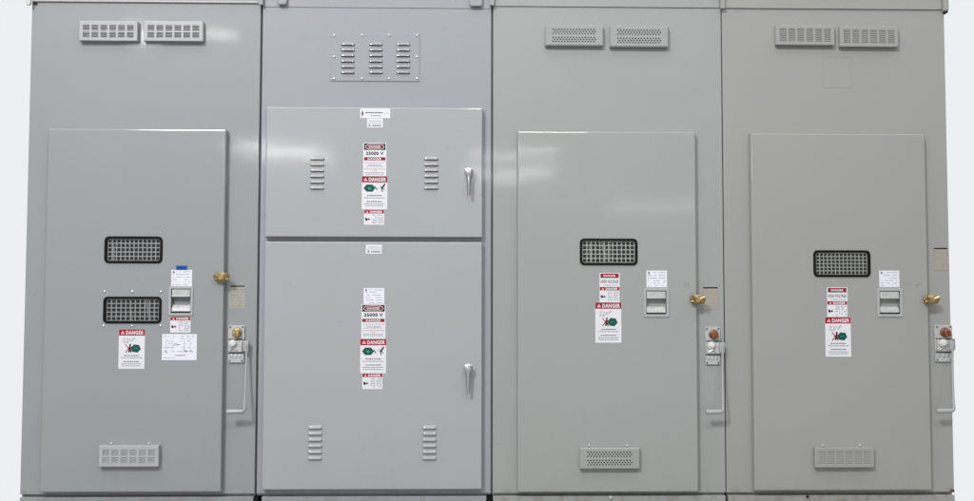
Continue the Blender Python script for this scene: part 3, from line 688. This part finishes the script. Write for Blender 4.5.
plate(b, x0, x1, z0, z1, -.0005, .0001, [(x0+e*.6, x1-e, z0+e, z1-e*.6)]); obj('label_residue', b, GHOST, C4)
a = at(805.7, 495.3, .012); b = B(); cone(b, (a.x, -.0118, a.z-.002), (a.x, -.0140, a.z-.002), .0065, .006, 12); obj('plinth_hole_disc', b, RUB, C4)  # black disc stands in for the dark of an open hole
a = at(953, 491, -.004); b = B(); box(b, a.x-.010, a.x+.006, -.008, .001, a.z-.006, a.z+.006, bev=.002); obj('base_clip', b, simple_cache('rusty_clip', (.10, .045, .03), .7), C4)

# ---- pad the line-up stands on
b = B(); box(b, XS[0]-.01, XS[4]+.01, -.9, DEPTH+.05, -.15, 0, bev=.01)
fl = obj('floor', b, CONC); fl['kind'] = 'structure'

# added black boards that darken the window openings; pale insulated cables seen through the guards
CBL = simple_cache('pale_cable_jacket', (.70, .70, .69), .5); CBY = simple_cache('cream_cable_jacket', (.62, .58, .44), .5)
for C, w in ((C1, W1a), (C1, W1b), (C3, W3), (C4, W4)):
    x0, x1, z0, z1 = rect(*w, .1); b = B(); box(b, x0-.1, x1+.1, .10, .105, z0-.08 if w is not W1a else z0-.02, z1+.08 if w is not W1b else z1+.02); obj('dark_backing_board', b, DARK, C)
for C, mat, pts, r_ in ((C3, CBL, ((591, 236), (590.4, 250), (592, 268)), .008), (C3, CBL, ((602, 236), (604, 250), (605.5, 257), (603, 269)), .010), (C3, CBY, ((610, 236), (609.5, 252), (611, 269)), .005),
                        (C1, CBL, ((147, 294), (148, 310), (150, 326)), .007), (C1, CBY, ((131, 294), (130.5, 310), (132, 326)), .005), (C1, CBL, ((112, 234), (113.5, 250), (112.8, 266)), .005)):
    P_ = [at(a, c, -.004) for a, c in pts]; b = B(); tube(b, [(p.x, -.012+.012*k, p.z) for k, p in enumerate(P_)], r_, 10); obj('cable', b, mat, C, smooth=True)

# ------------------------------------------------------------------ light
w = bpy.data.worlds.new('World'); SC.world = w; w.use_nodes = True; N = w.node_tree.nodes; L = w.node_tree.links
bg = N['Background']; tc = N.new('ShaderNodeTexCoord'); sx = N.new('ShaderNodeSeparateXYZ'); L.new(tc.outputs['Generated'], sx.inputs[0])
# pale studio backdrop behind the cabinets, dimmer room in front of them
r = N.new('ShaderNodeMapRange'); r.interpolation_type = 'SMOOTHSTEP'; r.inputs[1].default_value = .05; r.inputs[2].default_value = .45; L.new(sx.outputs[1], r.inputs[0])
rz = N.new('ShaderNodeMapRange'); rz.inputs[1].default_value = -.6; rz.inputs[2].default_value = .7; L.new(sx.outputs[2], rz.inputs[0])
rx_ = N.new('ShaderNodeMapRange'); rx_.inputs[1].default_value = -.8; rx_.inputs[2].default_value = .8; L.new(sx.outputs[0], rx_.inputs[0])
def mixc(f, a, b_):
    m = N.new('ShaderNodeMix'); m.data_type = 'RGBA'; L.new(f, m.inputs[0])
    for k, v in ((6, a), (7, b_)):
        if isinstance(v, tuple): m.inputs[k].default_value = (*v, 1)
        else: L.new(v, m.inputs[k])
    return m.outputs[2]
side = mixc(rx_.outputs[0], (.205, .213, .224), (.21, .208, .20))
room = mixc(rz.outputs[0], (.31, .31, .315), side)
# bright zenith added to the world so upper edges catch a highlight
zen = N.new('ShaderNodeMapRange'); zen.interpolation_type = 'SMOOTHSTEP'; zen.inputs[1].default_value = .42; zen.inputs[2].default_value = .80; L.new(sx.outputs[2], zen.inputs[0])
room = mixc(zen.outputs[0], room, (1.25, 1.25, 1.25))
dp = N.new('ShaderNodeVectorMath'); dp.operation = 'DOT_PRODUCT'; dp.inputs[1].default_value = Vector((-.10, -.99, .02)).normalized(); L.new(tc.outputs['Generated'], dp.inputs[0])
lob = N.new('ShaderNodeMapRange'); lob.interpolation_type = 'SMOOTHERSTEP'; lob.inputs[1].default_value = .55; lob.inputs[2].default_value = 1.0; L.new(dp.outputs['Value'], lob.inputs[0])
room = mixc(lob.outputs[0], room, (.60, .605, .612))      # unseen frontal fill glow added to the world
L.new(mixc(r.outputs[0], room, (.847, .863, .888)), bg.inputs[0]); bg.inputs[1].default_value = 1.0

def lamp(name, x, y, z, tx, ty, tz, sx_, sy_, e, col):
    l = bpy.data.lights.new(name, 'AREA'); l.shape = 'RECTANGLE'; l.size = sx_; l.size_y = sy_; l.energy = e; l.color = col
    o = bpy.data.objects.new(name, l); COL.objects.link(o); o.location = (x, y, z)
    o.rotation_euler = (Vector((tx, ty, tz))-Vector((x, y, z))).to_track_quat('-Z', 'Y').to_euler()
lamp('high_bay_lamp', -3.9, -8.4, 7.4, 0, 0, .9, 1.3, 1.1, 690, (.985, .992, 1.0))
lamp('ceiling_lamp', .6, -4.4, 4.6, .5, 0, .9, 1.2, .4, 52, (1.0, .99, .965))
lamp('edge_highlight_lamp', -.3, -1.9, 5.6, -.3, -.6, 1.5, 5.2, .12, 26, (1, 1, 1))  # unseen lamp added to run a highlight along the door tops
# distant fluorescent fixtures whose images streak across the enamel
for x, y, z, e in ((-2.75, -9.5, 3.15, 6), (-2.5, -9.5, 3.02, 4.5), (.68, -9.2, 3.00, 3.4), (.62, -9.2, 2.72, 4.4), (2.6, -9.0, 2.25, 1.6)):
    lamp('fluorescent_lamp', x, y, z, x*.3, 0, 1.4, 1.25, .08, e, (1, 1, 1))
lamp('spot_lamp', -2.66, -3.5, 3.16, -1.5, 0, 2.1, .30,   .10, 1.7, (1, 1, 1))
lamp('spot_lamp', -2.05, -3.5, 3.16, -1.2, 0, 2.1, .30, .10, .8, (1, 1, 1))

SC.view_settings.view_transform = 'Standard'; SC.view_settings.look = 'None'; SC.view_settings.gamma = 1; SC.view_settings.exposure = 0
